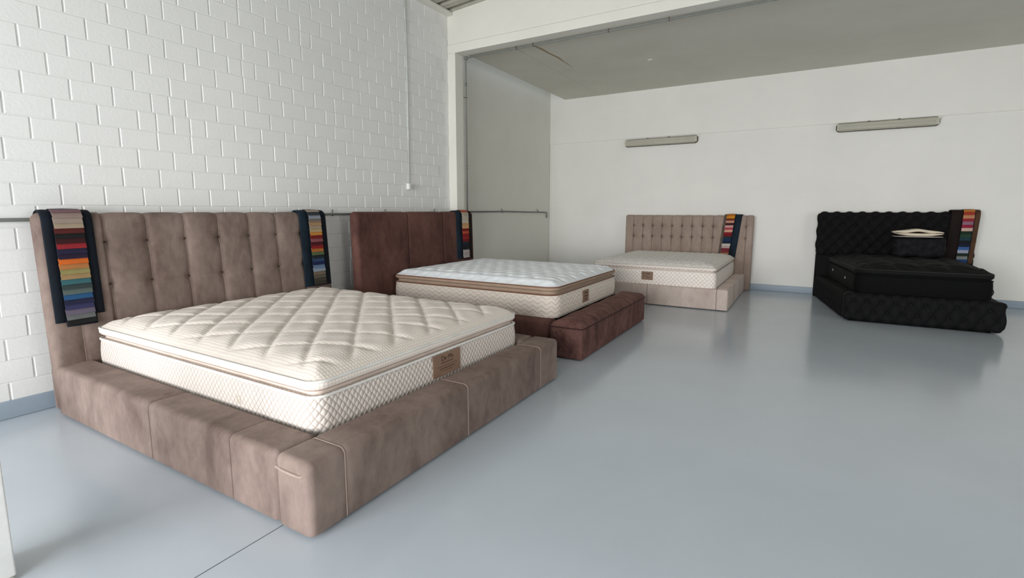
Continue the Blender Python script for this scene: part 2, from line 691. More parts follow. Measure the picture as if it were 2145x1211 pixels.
CH = 0.1385
full_m = [block_mesh(0.24 - 0.0075, CH - 0.0045, s) for s in range(8)]
half_m = [block_mesh(0.12 - 0.0075, CH - 0.0045, s + 50) for s in range(4)]
for m_ in full_m + half_m:
    m_.materials.append(M['block'])
spots = []
ci = -9
while 1.335 + (ci + 1) * CH < 3.90:
    zk = 1.335 + (ci + .5) * CH
    y = (1.25 if ci % 2 else 1.37) - 0.24 * 13 + random.uniform(-0.012, 0.012)
    y_in = 0
    while y < 5.50:
        if random.random() < 0.05:
            parts_ = [0.12, 0.12]
        else:
            parts_ = [0.24]
        for hw in parts_:
            yc = y + hw / 2
            y += hw
            if yc + hw / 2 > 5.575 or yc - hw / 2 < YR + .002:
                continue
            pr = proj((WX, yc, zk))
            vis = 0.0
            if pr and -60 < pr[0] < 2200 and -60 < pr[1] < 1260:
                hid = (1.2 < yc < 3.3 and zk < 1.22) or (3.75 < yc and zk < 1.2)
                if not hid:
                    vis = 1.0 / pr[2] ** 2
            spots.append((vis, yc, zk, hw))
    ci += 1
spots.sort(key=lambda s: -s[0])
for i, (vis, yc, zc, hw) in enumerate(spots[:298]):
    me = random.choice(full_m if hw > 0.2 else half_m)
    o = bpy.data.objects.new('block', me)
    COL.objects.link(o)
    o.parent = wall_left
    o.location = (WX - 0.0052, yc, zc)
    o.rotation_euler = (random.uniform(-.004, .004), random.uniform(-.004, .004), random.uniform(-.004, .004))
V, Fc = [], []
for (vis, yc, zc, hw) in spots[298:]:
    src = random.choice(full_m if hw > 0.2 else half_m)
    b = len(V)
    V += [(v.co.x + WX - 0.0052, v.co.y + yc, v.co.z + zc) for v in src.vertices]
    Fc += [[b + k for k in p.vertices] for p in src.polygons]
o = struct('far_block', mesh('blocks', V, Fc), M['block'], wall_left)
o['kind'] = 'stuff'
# shallow painted plinth band that covers the lowest part of the wall
bb = struct('baseboard_left', rbox(WX - 0.02, WX + 0.012, YR, 5.56, 0.0, 0.115, 0.008, 0.4, 2), M['base_grey'], smooth=True)

# pilaster, beam, upper wall, roof
struct('trim_1', boxes([(-4.50, -4.14, 5.565, 5.74, 0, 3.364)], 0.004), M['beam'])                     # pilaster at the alcove mouth
tr2 = struct('trim_2', boxes([(-4.50, XR, 5.565, 5.74, 3.365, 3.475), (-4.50, XR, 5.572, 5.74, 3.479, 4.75)], 0.003), M['beam'])
struct('trim_3', boxes([(WX - 0.05, WX + 0.085, YR, 5.565, 3.835, 3.875)], 0.006), M['beam'])         # ledge under the eaves
# trapezoidal roof sheets, ribs running across the hall
V, Fc = [], []
ys, zs = [], []
y = YR
while y < 5.6:
    for dy, dz in ((0, 0.0), (0.10, 0.0), (0.118, 0.045), (0.182, 0.045)):
        ys.append(y + dy)
        zs.append(dz)
    y += 0.20
n = len(ys)
for x in (-4.4, XR):
    for t_ in (0, 0.01):
        V += [(x, a, 3.875 + b + t_ + 0.075 * (x + 4.26)) for a, b in zip(ys, zs)]
for i in range(n - 1):
    Fc += [(i, i + 1, 2 * n + i + 1, 2 * n + i), (n + i, 3 * n + i, 3 * n + i + 1, n + i + 1)]
struct('ceiling_roof', mesh('roof', V, Fc), M['roof'])
# alcove: side wall, the cap over its gap, ceiling, back wall
struct('wall_alcove_left', boxes([(-4.75, -4.47, 5.74, YB, 0, 3.8)]), M['wall2'])
struct('ceiling', boxes([(-4.16, XR, 5.74, YB, ZC, ZC + 0.15)]), M['ceiling'])
struct('leak_cap', boxes([(-4.47, -4.16, 5.74, YB, 3.74, 3.8)]), M['wall2'])  # unseen cap added to keep light from leaking through the gap
struct('wall_back', boxes([(-4.75, XR + 0.2, YB, YB + 0.2, 0, 4.0)]), M['wall'])
# the upper storey of the back wall is a touch proud: the line that crosses the wall
struct('trim_5', boxes([(-4.47, XR, YB - 0.022, YB + 0.01, 2.594, 2.612)], 0.002), M['wall'])
struct('trim_6', boxes([(-4.465, -4.43, YB - 0.010, YB + 0.01, 0.1, 2.585)], 0.003), M['wall'])
struct('baseboard_back', rbox(-4.47, XR, YB - 0.012, YB + 0.02, 0, 0.105, 0.008, 0.4, 2), M['base_grey'], smooth=True)
struct('baseboard_alcove', rbox(-4.49, -4.458, 5.74, YB, 0, 0.105, 0.008, 0.4, 2), M['base_grey'], smooth=True)
struct('wall_right', boxes([(XR, XR + 0.2, YR, 0.6, 0, 5), (XR, XR + 0.2, 4.2, YB, 0, 5), (XR, XR + 0.2, 0.6, 4.2, 0, 0.85), (XR, XR + 0.2, 0.6, 4.2, 2.95, 5)]), M['wall'])
struct('wall_rear', boxes([(-4.75, -3.95, YR - 0.2, YR, 0, 5), (-3.95, 3.2, YR - 0.2, YR, 0, 0.25), (-1.95, 3.2, YR - 0.2, YR, 2.36, 5), (-3.95, -1.95, YR - 0.2, YR, 3.3, 5),
                           (3.2, XR + .2, YR - 0.2, YR, 0, 5)]), M['wall'])


def window(n_, ax, c0, c1, z0, z1, pos):
    nb = 4
    for k in range(1):
        L = []
        for i in range(nb + 1):
            c = c0 + (c1 - c0) * i / nb
            L.append((c - .03, c + .03, z0, z1))
        L += [(c0, c1, z0 - .03, z0 + .03), (c0, c1, z1 - .03, z1 + .03)]
        if ax == 'y':
            return struct('window_%d' % n_, boxes([(a, b, pos - .03, pos + .03, c, d) for a, b, c, d in L]), M['frame'])
        return struct('window_%d' % n_, boxes([(pos - .03, pos + .03, a, b, c, d) for a, b, c, d in L]), M['frame'])


window(1, 'y', -1.95, 3.2, 0.25, 2.36, YR - 0.08)
window(3, 'y', -3.95, -1.95, 0.25, 3.3, YR - 0.08)
window(2, 'x', 0.6, 4.2, 0.85, 2.95, XR + 0.12)

# fine seams in the alcove ceiling, the rust run on it
cl = bpy.data.objects['ceiling']
struct('seam', boxes([(-3.452, -3.449, 5.75, YB, ZC - 0.001, ZC)]), M['seam'], cl)
V, Fc = [], []
pts = [(-3.20, 5.98, .010), (-3.17, 6.15, .022), (-3.165, 6.35, .016), (-3.14, 6.6, .020), (-3.15, 6.85, .008), (-3.16, 7.15, .003)]
for (x, y, r_) in pts:
    V += [(x - r_, y, ZC - .0012), (x + r_, y, ZC - .0012)]
Fc = [(2 * i, 2 * i + 1, 2 * i + 3, 2 * i + 2) for i in range(len(pts) - 1)]
struct('rust_stain', mesh('stain', V, Fc), M['stain'], cl)
# round ceiling outlet
t = thing('ceiling_outlet', 'small round outlet cover on the grey alcove ceiling', 'outlet', (-2.06, 7.37, ZC))
ring = [(0.035 * math.cos(a), 0.035 * math.sin(a), -0.004) for a in np.linspace(0, 2 * PI, 16, endpoint=False)]
link('rim', tube(ring, 0.005, 6, True), M['wall2'], t)
link('cap', rbox(-.022, .022, -.022, .022, -.012, 0, .005, .02, 2), M['conduit'], t)


# ------------------------------------------------------------------ pipes and electrics
def pipe_run(pts, r, mat, bend=0.04):
    """polyline with short rounded elbows"""
    out = [np.array(pts[0], float)]
    for a, b, c in zip(pts[:-2], pts[1:-1], pts[2:]):
        a, b, c = map(lambda q: np.array(q, float), (a, b, c))
        u = (a - b) / np.linalg.norm(a - b)
        v = (c - b) / np.linalg.norm(c - b)
        for s in np.linspace(0, 1, 6):
            out.append((1 - s) ** 2 * (b + u * bend) + 2 * s * (1 - s) * b + s * s * (b + v * bend))
    out.append(np.array(pts[-1], float))
    return tube(out, r, 10)


def clip_mesh(c, axis, off, r):
    """saddle clip: a ring round the pipe and a stub to the wall"""
    c = np.array(c, float)
    pts = []
    for a in np.linspace(0, 2 * PI, 12, endpoint=False):
        if axis == 'y':
            pts.append(c + r * np.array([math.cos(a), 0, math.sin(a)]))
        elif axis == 'z':
            pts.append(c + r * np.array([math.cos(a), math.sin(a), 0]))
        else:
            pts.append(c + r * np.array([0, math.cos(a), math.sin(a)]))
    me = tube(pts, 0.004, 6, True)
    me2 = tube([c, c + np.array(off)], 0.006, 6)
    V = [v.co[:] for v in me.vertices] + [v.co[:] for v in me2.vertices]
    b = len(me.vertices)
    Fc = [list(p.vertices) for p in me.polygons] + [[b + k for k in p.vertices] for p in me2.polygons]
    return mesh('clip', V, Fc)


t = thing('steel_pipe', 'thin grey steel pipe running level along the white block wall behind two headboards', 'pipe', (WX + .03, YR + .1, 1.25))
child('run', pipe_run([(WX + .018, YR + .05, 1.215), (WX + .018, 1.0, 1.244), (WX + .018, 3.7, 1.268), (WX + .018, 5.56, 1.272)], .0115, None, .01), M['pipe'], t)
for y in (0.2, 3.55, 4.3, 5.2):
    child('clip', clip_mesh((WX + .018, y, 1.244 + .0075 * (y - 1)), 'y', (0.004, 0, 0.052), .0135), M['pipe'], t)
t = thing('steel_pipe', 'short grey pipe with a downturned end on the alcove side wall', 'pipe', (-4.44, 6.2, 1.28))
child('run', pipe_run([(-4.445, 5.75, 1.285), (-4.445, 7.3, 1.292), (-4.445, 8.92, 1.272), (-4.445, 8.92, 1.165)], .012, None, .03), M['pipe'], t)
for y in (7.25, 8.55):
    child('clip', clip_mesh((-4.445, y, 1.288), 'y', (-0.02, 0, 0.05), .015), M['pipe'], t)
t = thing('conduit_pipe', 'grey conduit climbing the alcove corner and running along the beam under the ceiling', 'pipe', (-4.11, 5.765, 1.3))
child('run', pipe_run([(-4.112, 5.765, 1.30), (-4.112, 5.765, 3.345), (XR - .01, 5.765, 3.345)], .011, None, .03), M['pipe'], t)
child('elbow', rbox(-4.13, -4.085, 5.745, 5.785, 3.315, 3.365, .012, .02, 2), M['pipe'], t)
for z in (3.0, 1.9):
    child('coupling', tube([(-4.112, 5.765, z - .02), (-4.112, 5.765, z + .02)], .016, 10), M['pipe'], t)
child('clip', clip_mesh((-4.112, 5.765, 2.83), 'z', (-0.028, -0.02, 0), .017), M['rust'], t)
for x in (-3.32, -3.08, -2.1, -1.42, -0.3, 1.2):
    child('clip', clip_mesh((x, 5.765, 3.345), 'x', (0, -0.024, 0.03), .015), M['rust'], t)
t = thing('wall_conduit', 'thin white conduit dropping down the block wall to a small white box', 'conduit', (WX, 4.735, 1.55))
child('run', tube([(WX + .010, 4.752, 3.85), (WX + .010, 4.748, 2.7), (WX + .010, 4.735, 1.62)], .0085, 8), M['conduit'], t)
for z in (2.85, 2.25):
    child('coupling', tube([(WX + .010, 4.747, z - .012), (WX + .010, 4.747, z + .012)], .012, 8), M['conduit'], t)
t2 = child('socket_box', rbox(WX, WX + .04, 4.695, 4.775, 1.56, 1.635, .006, .03, 2), M['socket'], t, label='small square white socket box')
child('socket_cap', rbox(WX + .038, WX + .046, 4.71, 4.76, 1.572, 1.622, .003, .02, 2), M['conduit'], t2)


def batten_light(x0, x1, z0, z1, label, wire_x):
    t = thing('batten_light', label, 'light fixture', ((x0 + x1) / 2, YB, (z0 + z1) / 2), 'fluorescent battens on the back wall')
    zc = (z0 + z1) / 2
    hz = (z1 - z0) / 2
    # housing: long stadium tray, cover: shallower stadium lens
    def onto_wall(Q):
        return np.stack([Q[:, 0], YB - Q[:, 2], Q[:, 1]], 1)
    child('housing', pad(x0, x1, z0, z1, .052, [(0, .045), (.003, .030), (0, .002)], lambda x, y, d: np.full_like(x, .045), .08, onto_wall), M['lamp_body'], t)
    cv = child('cover', pad(x0 + .008, x1 - .008, z0 + .008, z1 - .008, .046, [(0, .078), (.002, .047)], lambda x, y, d: .078 + .024 * (1 - np.exp(-np.maximum(d, 0) / .014)), .03, onto_wall), M['lamp_cover'], t, label='yellowed ribbed plastic cover')
    for dz in (-.027, .027):
        child('tube', tube([(x0 + .04, YB - .076, zc + dz), (x1 - .04, YB - .076, zc + dz)], .0125, 10), M['lamp_tube'], t)
    for x in (x0 + .03, x1 - .03):
        child('end_cap', rbox(x - .018, x + .018, YB - .09, YB - .06, zc - .045, zc + .045, .008, .03, 2), M['lamp_tube'], t)
    for f_ in (.33, .62):
        x = x0 + (x1 - x0) * f_
        for z in (z0 - .001, z1 + .001):
            child('clip', rbox(x - .014, x + .014, YB - .066, YB - .045, z - .006, z + .006, .003, .02, 2), M['clip'], t)
    child('cable', tube([(wire_x, YB - .012, z1 - .04), (wire_x + .012, YB - .012, z1 + .01), (wire_x + .03, YB - .012, 2.595)], .004, 6), M['wall'], t)


batten_light(-2.94, -1.68, 2.445, 2.575, 'dirty batten light on the back wall above the beige bed', -1.665)
batten_light(0.285, 1.485, 2.462, 2.592 - .004, 'dirty batten light on the back wall above the black bed', 1.50)

# white post at the near left corner of the view
t = thing('white_post', 'pale square white post cut off at the bottom left corner of the view', 'post', (-2.43, 0.45, 0))
child('shaft', rbox(-2.53, -2.345, 0.335, 0.507, 0.012, 3.83, .006, .5, 2), M['socket'], t, smooth=False)
child('foot_plate', rbox(-2.56, -2.335, 0.315, 0.50, 0, 0.012, .004, .1, 1), M['conduit'], t)


# ================================================================== BED ONE (taupe, nearest)
def leaf(parent_name):
    pass


BX = 0.0


def tuft_disp(c0, sp, rows, ya, yb, A=.016, seam=.028, rowcrease=.45, dent=.020, dsig=.022, edge=(), axis=1, vert_only_below=None):
    def f(Q, Nn):
        u, z = Q[:, axis], Q[:, 2]
        ax2 = 0 if axis == 1 else 1
        front = np.clip(np.abs(Nn[:, ax2]) * (1 if ax2 == 0 else 1), 0, 1)
        sgn = Nn[:, ax2] if axis == 1 else -Nn[:, ax2]
        wgt = np.clip(sgn * 1.2, 0, 1) + np.clip(Nn[:, 2], 0, 1) * np.clip(sgn + .75, 0, 1)
        wgt = np.clip(wgt, 0, 1)
        inside = (u > ya - sp * .02) & (u < yb + sp * .02)
        du = np.where(inside, line_dist(u, c0, sp), 1.0)
        for e in edge:
            du = np.minimum(du, np.abs(u - e))
        h = A * (1 - np.exp(-du / seam))
        dz = np.full_like(z, 9.0)
        for r_ in rows:
            dz = np.minimum(dz, np.abs(z - r_))
        zone = (u > ya - .03) & (u < yb + .12)
        h = h - np.where(zone, A * rowcrease * np.exp(-dz / .008), 0)
        dd = np.hypot(np.where(inside, line_dist(u, c0, sp), 9.0), dz)
        h = h - dent * np.exp(-dd / dsig)
        return h * wgt - A * .5 * wgt
    return f


bed = thing('taupe_bed', 'taupe suede bed with button-tufted headboard, nearest to the camera', 'bed', (-2.9, 2.3, 0))
HB_T, HB_Y0, HB_Y1 = 1.285, 1.17, 3.36


def hb1_x(z):
    return -4.02 - 0.085 * (z / 1.285) + 0.0


def hb1_warp(Q):
    Q = Q.copy()
    Q[:, 0] += hb1_x(Q[:, 2])
    return Q


rows1 = [1.09, 0.803, 0.516]
col0, csp = 1.527, 0.2560
hb1_disp = tuft_disp(col0, csp, rows1, 1.52, 3.07, A=.013, seam=.020, rowcrease=.40, dent=.026, dsig=.030, edge=(1.335, 3.2))
me = rbox(-0.105, 0, HB_Y0, HB_Y1, 0.012, HB_T, 0.050, steps=(.04, .009, .006), k=6, disp=hb1_disp, warp=hb1_warp)
hb = child('headboard', me, M['taupe'], bed)
bm_ = button_mesh(.011, .006, 'x')
bm_.materials.append(M['button_t'])
for z in rows1[:3]:
    for k_ in range(7):
        y = col0 + csp * k_
        o = bpy.data.objects.new('button', bm_)
        COL.objects.link(o)
        o.parent = hb
        o.location = (hb1_x(z) - .030, y, z)
# sewn seams that run from the floor over the rounded top
for y in [col0 + csp * k_ for k_ in range(7)] + [1.335, 3.2]:
    zz = np.concatenate([np.linspace(.30, HB_T - .05, 80)])
    L = [(0.0, y, z) for z in zz]
    Ln = [(1.0, 0, 0) for z in zz]
    for a in np.linspace(0.15, 2.0, 10):
        L.append((-.05 + .05 * math.cos(a), y, HB_T - .05 + .05 * math.sin(a)))
        Ln.append((math.cos(a), 0, math.sin(a)))
    L, Ln = np.array(L), np.array(Ln)
    L = L + Ln * (hb1_disp(L, Ln) + .0008)[:, None]
    child('piping', tube(hb1_warp(L), .0024, 6), M['taupe_welt'], hb)
# the lower wrap of the headboard foot
child('headboard_foot', rbox(-4.205, -4.03, 1.19, 3.34, 0.0, 0.30, 0.03, 0.1, 3), M['taupe'], bed)


def rail_disp(axis, seams, A=.004, s=.012):
    def f(Q, Nn):
        u = Q[:, axis]
        d = np.full_like(u, 9.0)
        for q in seams:
            d = np.minimum(d, np.abs(u - q))
        return A * (1 - np.exp(-d / s)) - A * np.exp(-d / .004) * .5
    return f


RT = 0.318


def rail(name, box, axis, seams, mat, wm, r, par, step=.03, ends=()):
    ex = [(), (), ()]
    ex[axis] = tuple(q + d for q in seams for d in (-.03, -.018, -.010, -.005, -.002, 0, .002, .005, .010, .018, .03))
    zb = box[4]
    box = (*box[:4], zb - .7 * r, box[5])

    def sq(Q):
        # nearly square lower edge where the cover is pulled under
        Q = Q.copy()
        k_ = Q[:, 2] < zb + .3 * r
        Q[k_, 2] = zb + (Q[k_, 2] - (zb - .7 * r)) * .3
        return Q
    o = child(name, rbox(*box, r, step, 6, disp=rail_disp(axis, seams), extra=ex, warp=sq), mat, par)
    for q in seams:
        welt(o, wm, 'xyz'[axis], q, box, r, .0030, off=.0005, warp=sq)
    return o


sr = rail('side_rail', (-4.05, -1.812, 1.172, 1.372, 0.012, RT), 0, (-2.865, -2.142), M['taupe'], M['taupe'], .028, bed)
rail('side_rail', (-4.05, -1.812, 3.225, 3.42, 0.012, RT), 0, (-2.865, -2.142), M['taupe'], M['taupe'], .028, bed)
fr = rail('foot_rail', (-1.808, -1.602, 1.168, 3.425, 0.012, RT), 1, (1.345, 2.230, 3.135), M['taupe'], M['taupe_welt'], .028, bed)
# short overlapped fold on the corner block
child('fold', tube([(-1.803, 1.164, .268), (-1.76, 1.162, .264), (-1.70, 1.161, .262), (-1.65, 1.162, .263), (-1.628, 1.168, .270)], .0062, 8), M['taupe_welt'], fr)
child('slat_base', boxes([(-4.0, -1.83, 1.38, 3.22, 0.15, 0.245)], .004), M['black_plain'], bed)
for (x, y) in ((-3.8, 1.25), (-3.8, 3.33), (-1.70, 1.25), (-1.70, 3.33)):
    child('foot', boxes([(x - .03, x + .03, y - .03, y + .03, 0, .02)]), M['black_plain'], bed)


# ================================================================== MATTRESSES
def mattress(label, box, R, z0, z1, zneck, zp, ztop, crown_w, topf, mats, step, warp=None, bulge=.008, side_disp=None, piping_r=.006, pstep=None, pil_in=.0, name='mattress', low_pipe=True, neck_in=.03, thread=True):
    """body z0..z1, neck z1..zneck, pillow top band zneck..zp, crowned top up to ztop"""
    x0, x1, y0, y1 = box
    cx, cy = (x0 + x1) / 2, (y0 + y1) / 2
    t = thing(name, label, 'mattress', (cx, cy, z0))
    side, top, neck, pipe_m, band, pipe2 = mats
    h = z1 - z0
    prof = [(0, z1)] + [(bulge * math.sin(PI * s), z1 - h * s) for s in np.linspace(0.04, 0.96, 9)] + [(0, z0)]
    me = pad(x0, x1, y0, y1, R, prof, lambda x, y, d: np.full_like(x, z1), step * 3 if step < .02 else step * 1.5, warp, side_disp, pstep)
    body = child('body', me, side, t)

    def loop(off, z, r_, wav=0):
        L = np.array([(a, b, z) for a, b in rrect(x0, x1, y0, y1, R, off=off, step=.03, n=10)])
        if wav:
            L[:, 2] += wav * np.sin(L[:, 0] * 7 + L[:, 1] * 5.3) * 1.0
        if warp is not None:
            L = warp(L)
        return tube(L, r_, 8, True)
    child('piping', loop(.002, z1 - .001, piping_r), pipe_m, body)
    if low_pipe:
        child('piping', loop(.002, z0 + .006, piping_r * .9), pipe_m, body)
    ni = neck_in
    me = pad(x0 + ni, x1 - ni, y0 + ni, y1 - ni, max(R - ni, .02), [(0, zneck + .004), (.006, (z1 + zneck) / 2 + .004), (.004, z1 - .004)], lambda x, y, d: np.full_like(x, zneck + .004), .06, warp)
    child('neck', me, neck, t)
    p0 = pil_in

    def wv(x, y):
        return 0.0035 * np.sin(x * 7 + y * 5.3)

    def tf(x, y, d):
        return zp + (ztop - zp) * (1 - np.exp(-np.maximum(d, 0) / crown_w)) + topf(x, y, d) * np.clip(d / .03, 0, 1)
    bandp = [(.002, zp), (.008, zp - (zp - zneck) * .35), (.006, zp - (zp - zneck) * .7), (-.006, zneck), (-.035, zneck - .002)]
    me = pad(x0 + p0, x1 - p0, y0 + p0, y1 - p0, R, bandp, tf, step, warp)
    pt = child('pillow_top', me, top, t)
    if band is not None:
        pt.data.materials.append(band)
        # the side band of the pillow top wears its own cloth
        npoly = len(pt.data.polygons)
        for p in pt.data.polygons:
            if p.center[2] < zp - .001 and abs(p.normal[2]) < .92:
                p.material_index = 1
    L = np.array([(a, b, zp) for a, b in rrect(x0 + p0, x1 - p0, y0 + p0, y1 - p0, R, off=.003, step=.03, n=10)])
    if warp is not None:
        L = warp(L)
    child('piping', tube(L, piping_r, 8, True), pipe2, pt)
    if thread:
        L = np.array([(a, b, zneck + .001) for a, b in rrect(x0 + p0, x1 - p0, y0 + p0, y1 - p0, R, off=-.006, step=.03, n=10)])
        if warp is not None:
            L = warp(L)
        child('seam_thread', tube(L, .0025, 6, True), M['brown_thread'], pt)
    return t, body


def top1(x, y, d):
    a = line_dist(x + y, -0.54, 0.30) / math.sqrt(2)
    b = line_dist(y - .57 * x, 2.665, 0.272) / math.hypot(1, .57)
    dd = np.minimum(a, b * 1.15)
    h = .018 * (1 - np.exp(-dd / .016)) - .013
    fade = np.clip((d - .05) / .06, 0, 1)
    return h * fade + .0022 * np.sin(x * 31 + 2 * np.sin(y * 9)) * np.sin(y * 27) * fade


m1, m1b = mattress('cream quilted pillow-top mattress with large diamond stitching in the nearest bed',
                   (-4.035, -1.845, 1.398, 3.222), .075, .2455, .462, .490, .532, .612, .105, top1,
                   (M['m1_side'], M['m1_top'], M['m1_neck'], M['white_pipe'], M['m1_top'], M['white_pipe']), .0125, pstep=.02, bulge=.010, piping_r=.0075)


def text_mesh(s, size):
    cu = bpy.data.curves.new('txt', 'FONT')
    cu.body = s
    cu.size = size
    cu.extrude = 0.0004
    cu.align_x = 'CENTER'
    o = bpy.data.objects.new('txt', cu)
    COL.objects.link(o)
    bpy.context.view_layer.update()
    me = bpy.data.meshes.new_from_object(o.evaluated_get(bpy.context.evaluated_depsgraph_get()))
    bpy.data.objects.remove(o)
    return me


def label_tag(par, ax, pos, c0, c1, z0, z1, txt, lines, ts):
    """leather tag on a mattress side; ax 'x' faces +x, ax 'y' faces -y"""
    w_, h_ = c1 - c0, z1 - z0
    if ax == 'x':
        g_ = child('label', boxes([(pos, pos + .004, c0, c1, z0, z1)], .001), M['tag'], par, smooth=False, label='brown leather-look maker label')
    else:
        g_ = child('label', boxes([(c0, c1, pos - .004, pos, z0, z1)], .001), M['tag'], par, smooth=False, label='brown leather-look maker label')

    def place(pts):
        out = []
        for (u, v, q) in pts:
            if ax == 'x':
                out.append((pos + .0042 + q, c0 + u, z0 + v))
            else:
                out.append((c0 + u, pos - .0042 - q, z0 + v))
        return out
    if txt:
        tm = text_mesh(txt, ts)
        V = place([(v.co.x + w_ * .5, v.co.y + h_ * .68, v.co.z + .0003) for v in tm.vertices])
        child('print', mesh('t', V, [list(p.vertices) for p in tm.polygons]), M['tag_print'], g_, smooth=False)
    V, Fc = [], []
    for (u0, u1, v0, th) in lines:
        # broken strokes standing for print too small to read
        u = u0
        while u < u1:
            du = min(random.uniform(.03, .09), u1 - u)
            b = len(V)
            V += place([(u * w_, v0 * h_, .0004), ((u + du) * w_, v0 * h_, .0004), ((u + du) * w_, (v0 + th) * h_, .0004), (u * w_, (v0 + th) * h_, .0004)])
            Fc.append((b, b + 1, b + 2, b + 3))
            u += du + .012
    tag(child('print', mesh('t', V, Fc), M['tag_print'], g_, smooth=False), kind='stuff')
    return g_


label_tag(m1b, 'x', -1.834, 2.205, 2.470, .315, .452, 'De Mn', [(.28, .72, .56, .035), (.16, .86, .42, .02), (.24, .78, .30, .035), (.3, .7, .20, .02)], .042)
# ventilation eyelet on the near long side: flattened ring
cx_, cz_ = -2.42, .355
ring = [(cx_ + .014 * math.cos(a), 1.387, cz_ + .020 * math.sin(a)) for a in np.linspace(0, 2 * PI, 18, endpoint=False)]
child('eyelet', tube(ring, .0022, 6, True), M['eyelet_w'], m1b)

# ================================================================== BED TWO (umber)
bed = thing('umber_bed', 'red-brown velvet bed with panelled headboard and bench at its foot', 'bed', (-2.9, 4.9, 0))
H2Y0, H2Y1, H2T = 3.645, 5.765, 1.283


def hb2_x(z):
    return -3.985 - 0.035 * (z / 1.28)


def hb2_disp(Q, Nn):
    y = Q[:, 1]
    d = np.full_like(y, 9.0)
    for s in (4.435, 5.085, 5.70):
        d = np.minimum(d, np.abs(y - s))
    wgt = np.clip(Nn[:, 0] + np.clip(Nn[:, 2], 0, 1), 0, 1)
    return (.009 * (1 - np.exp(-d / .03)) - .006 * np.exp(-d / .004)) * wgt


def hb2_warp(Q):
    Q = Q.copy()
    Q[:, 0] += hb2_x(Q[:, 2])
    return Q


ex = tuple(s + d for s in (4.435, 5.085, 5.70) for d in (-.02, -.01, -.005, -.002, 0, .002, .005, .01, .02))
hb2 = child('headboard', rbox(-.105, 0, H2Y0, H2Y1, .012, H2T, .045, .03, 6, disp=hb2_disp, warp=hb2_warp, extra=((), ex, ())), M['umber'], bed)
for s in (4.435, 5.085):
    L = np.array([(a, s, b) for a, b in rrect(-.105, 0, .012, H2T, .045, off=-.001)])
    child('piping', tube(hb2_warp(L), .0028, 6, True), M['umber_welt'], hb2)
rail('side_rail', (-4.02, -1.955, 3.985, 4.15, .012, .305), 0, (-2.98,), M['umber'], M['umber_welt'], .03, bed)
rail('side_rail', (-4.02, -1.955, 5.70, 5.84, .012, .305), 0, (-2.98,), M['umber'], M['umber_welt'], .03, bed)
child('slat_base', boxes([(-4.0, -1.955, 4.155, 5.695, .10, .292)], .004), M['black_plain'], bed)
child('bench', rbox(-1.915, -1.603, 3.922, 5.86, .008, .283, .018, .04, 3), M['umber_crush'], bed)


def lid_top(x, y, d):
    return .288 + .062 * (1 - np.exp(-np.maximum(d, 0) / .035)) + .004 * np.sin(y * 13 + 2 * np.sin(x * 9)) * np.clip(d / .05, 0, 1)


lid = child('bench_cushion', pad(-1.918, -1.600, 3.918, 5.865, .03, [(.003, .288), (.002, .284)], lid_top, .02), M['umber_crush'], bed)
child('piping', tube([(a, b, .286) for a, b in rrect(-1.918, -1.600, 3.918, 5.865, .03, off=.004)], .0045, 8, True), M['umber_welt'], lid)
child('headboard_foot', rbox(-4.10, -3.96, 3.66, 5.75, 0.0, 0.25, .02, .1, 3), M['umber'], bed)


def top2(x, y, d):
    # wavy channels that meet and part: two mirrored sine families
    a = line_dist(y + .028 * np.sin(2 * PI * x / .30), 0.0, .26)
    b = line_dist(y - .028 * np.sin(2 * PI * x / .30), 0.13, .26)
    dd = np.minimum(a, b)
    dots = np.hypot(line_dist(x + .075 * ((np.round(y / .13)) % 2), 0.075, .15), line_dist(y, 0, .13))
    h = .009 * (1 - np.exp(-dd / .022)) - .026 * np.exp(-(dots / .026) ** 2) + .005
    return h * np.clip((d - .03) / .05, 0, 1)


m2, m2b = mattress('white-topped pillow-top mattress with brown piping on the red-brown bed',
                   (-3.975, -1.955, 4.105, 5.85), .12, .302, .522, .556, .594, .655, .10, top2,
                   (M['m2_side'], M['m2_top'], M['tan_band'], M['brown_pipe'], M['tan_band'], M['brown_pipe']), .0165, piping_r=.006, pstep=.03, bulge=.012, low_pipe=False, thread=False)
label_tag(m2b, 'x', -1.943, 4.745, 4.905, .36, .485, '', [(.3, .8, .72, .09), (.3, .8, .45, .08), (.3, .7, .2, .08)], .03)

# ================================================================== BED THREE (beige, back wall)
bed = thing('beige_bed', 'beige velvet bed with tall tufted headboard standing against the back wall', 'bed', (-1.83, 8.0, 0))
H3T = 1.222


def hb3_y(z):
    return 8.90 + 0.04 * (z / 1.2) - .02


def hb3_warp(Q):
    Q = Q.copy()
    Q[:, 1] += hb3_y(Q[:, 2])
    return Q


rows3 = [1.045, .855]
me = rbox(-2.835, -.735, 0, .115, .012, H3T, .03, steps=(.012, .04, .012), k=5,
          disp=tuft_disp(-2.693, .1685, rows3, -2.70, -.83, A=.016, seam=.022, dent=.036, dsig=.022, axis=0, rowcrease=.3), warp=hb3_warp)
hb3 = child('headboard', me, M['beige_head'], bed)
for k_ in range(12):
    x = -2.693 + .1685 * k_
    L = np.array([(x, 0.0035, z) for z in np.linspace(.28, H3T - .03, 30)] + [(x, .012, H3T - .008), (x, .03, H3T - .002), (x, .06, H3T - .002)])
    child('piping', tube(hb3_warp(L + np.array([0, .004, 0])), .0055, 5), M['beige_welt'], hb3)
bm_ = button_mesh(.015, .006, 'y')
bm_.materials.append(M['button_b'])
for z in rows3:
    for k_ in range(12):
        o = bpy.data.objects.new('button', bm_)
        COL.objects.link(o)
        o.parent = hb3
        o.location = (-2.693 + .1685 * k_, hb3_y(z) + .016, z)
RT3 = .282
rail('side_rail', (-.975, -.822, 7.05, 8.88, .01, RT3), 1, (7.6, 8.2), M['beige'], M['beige_welt'], .022, bed)
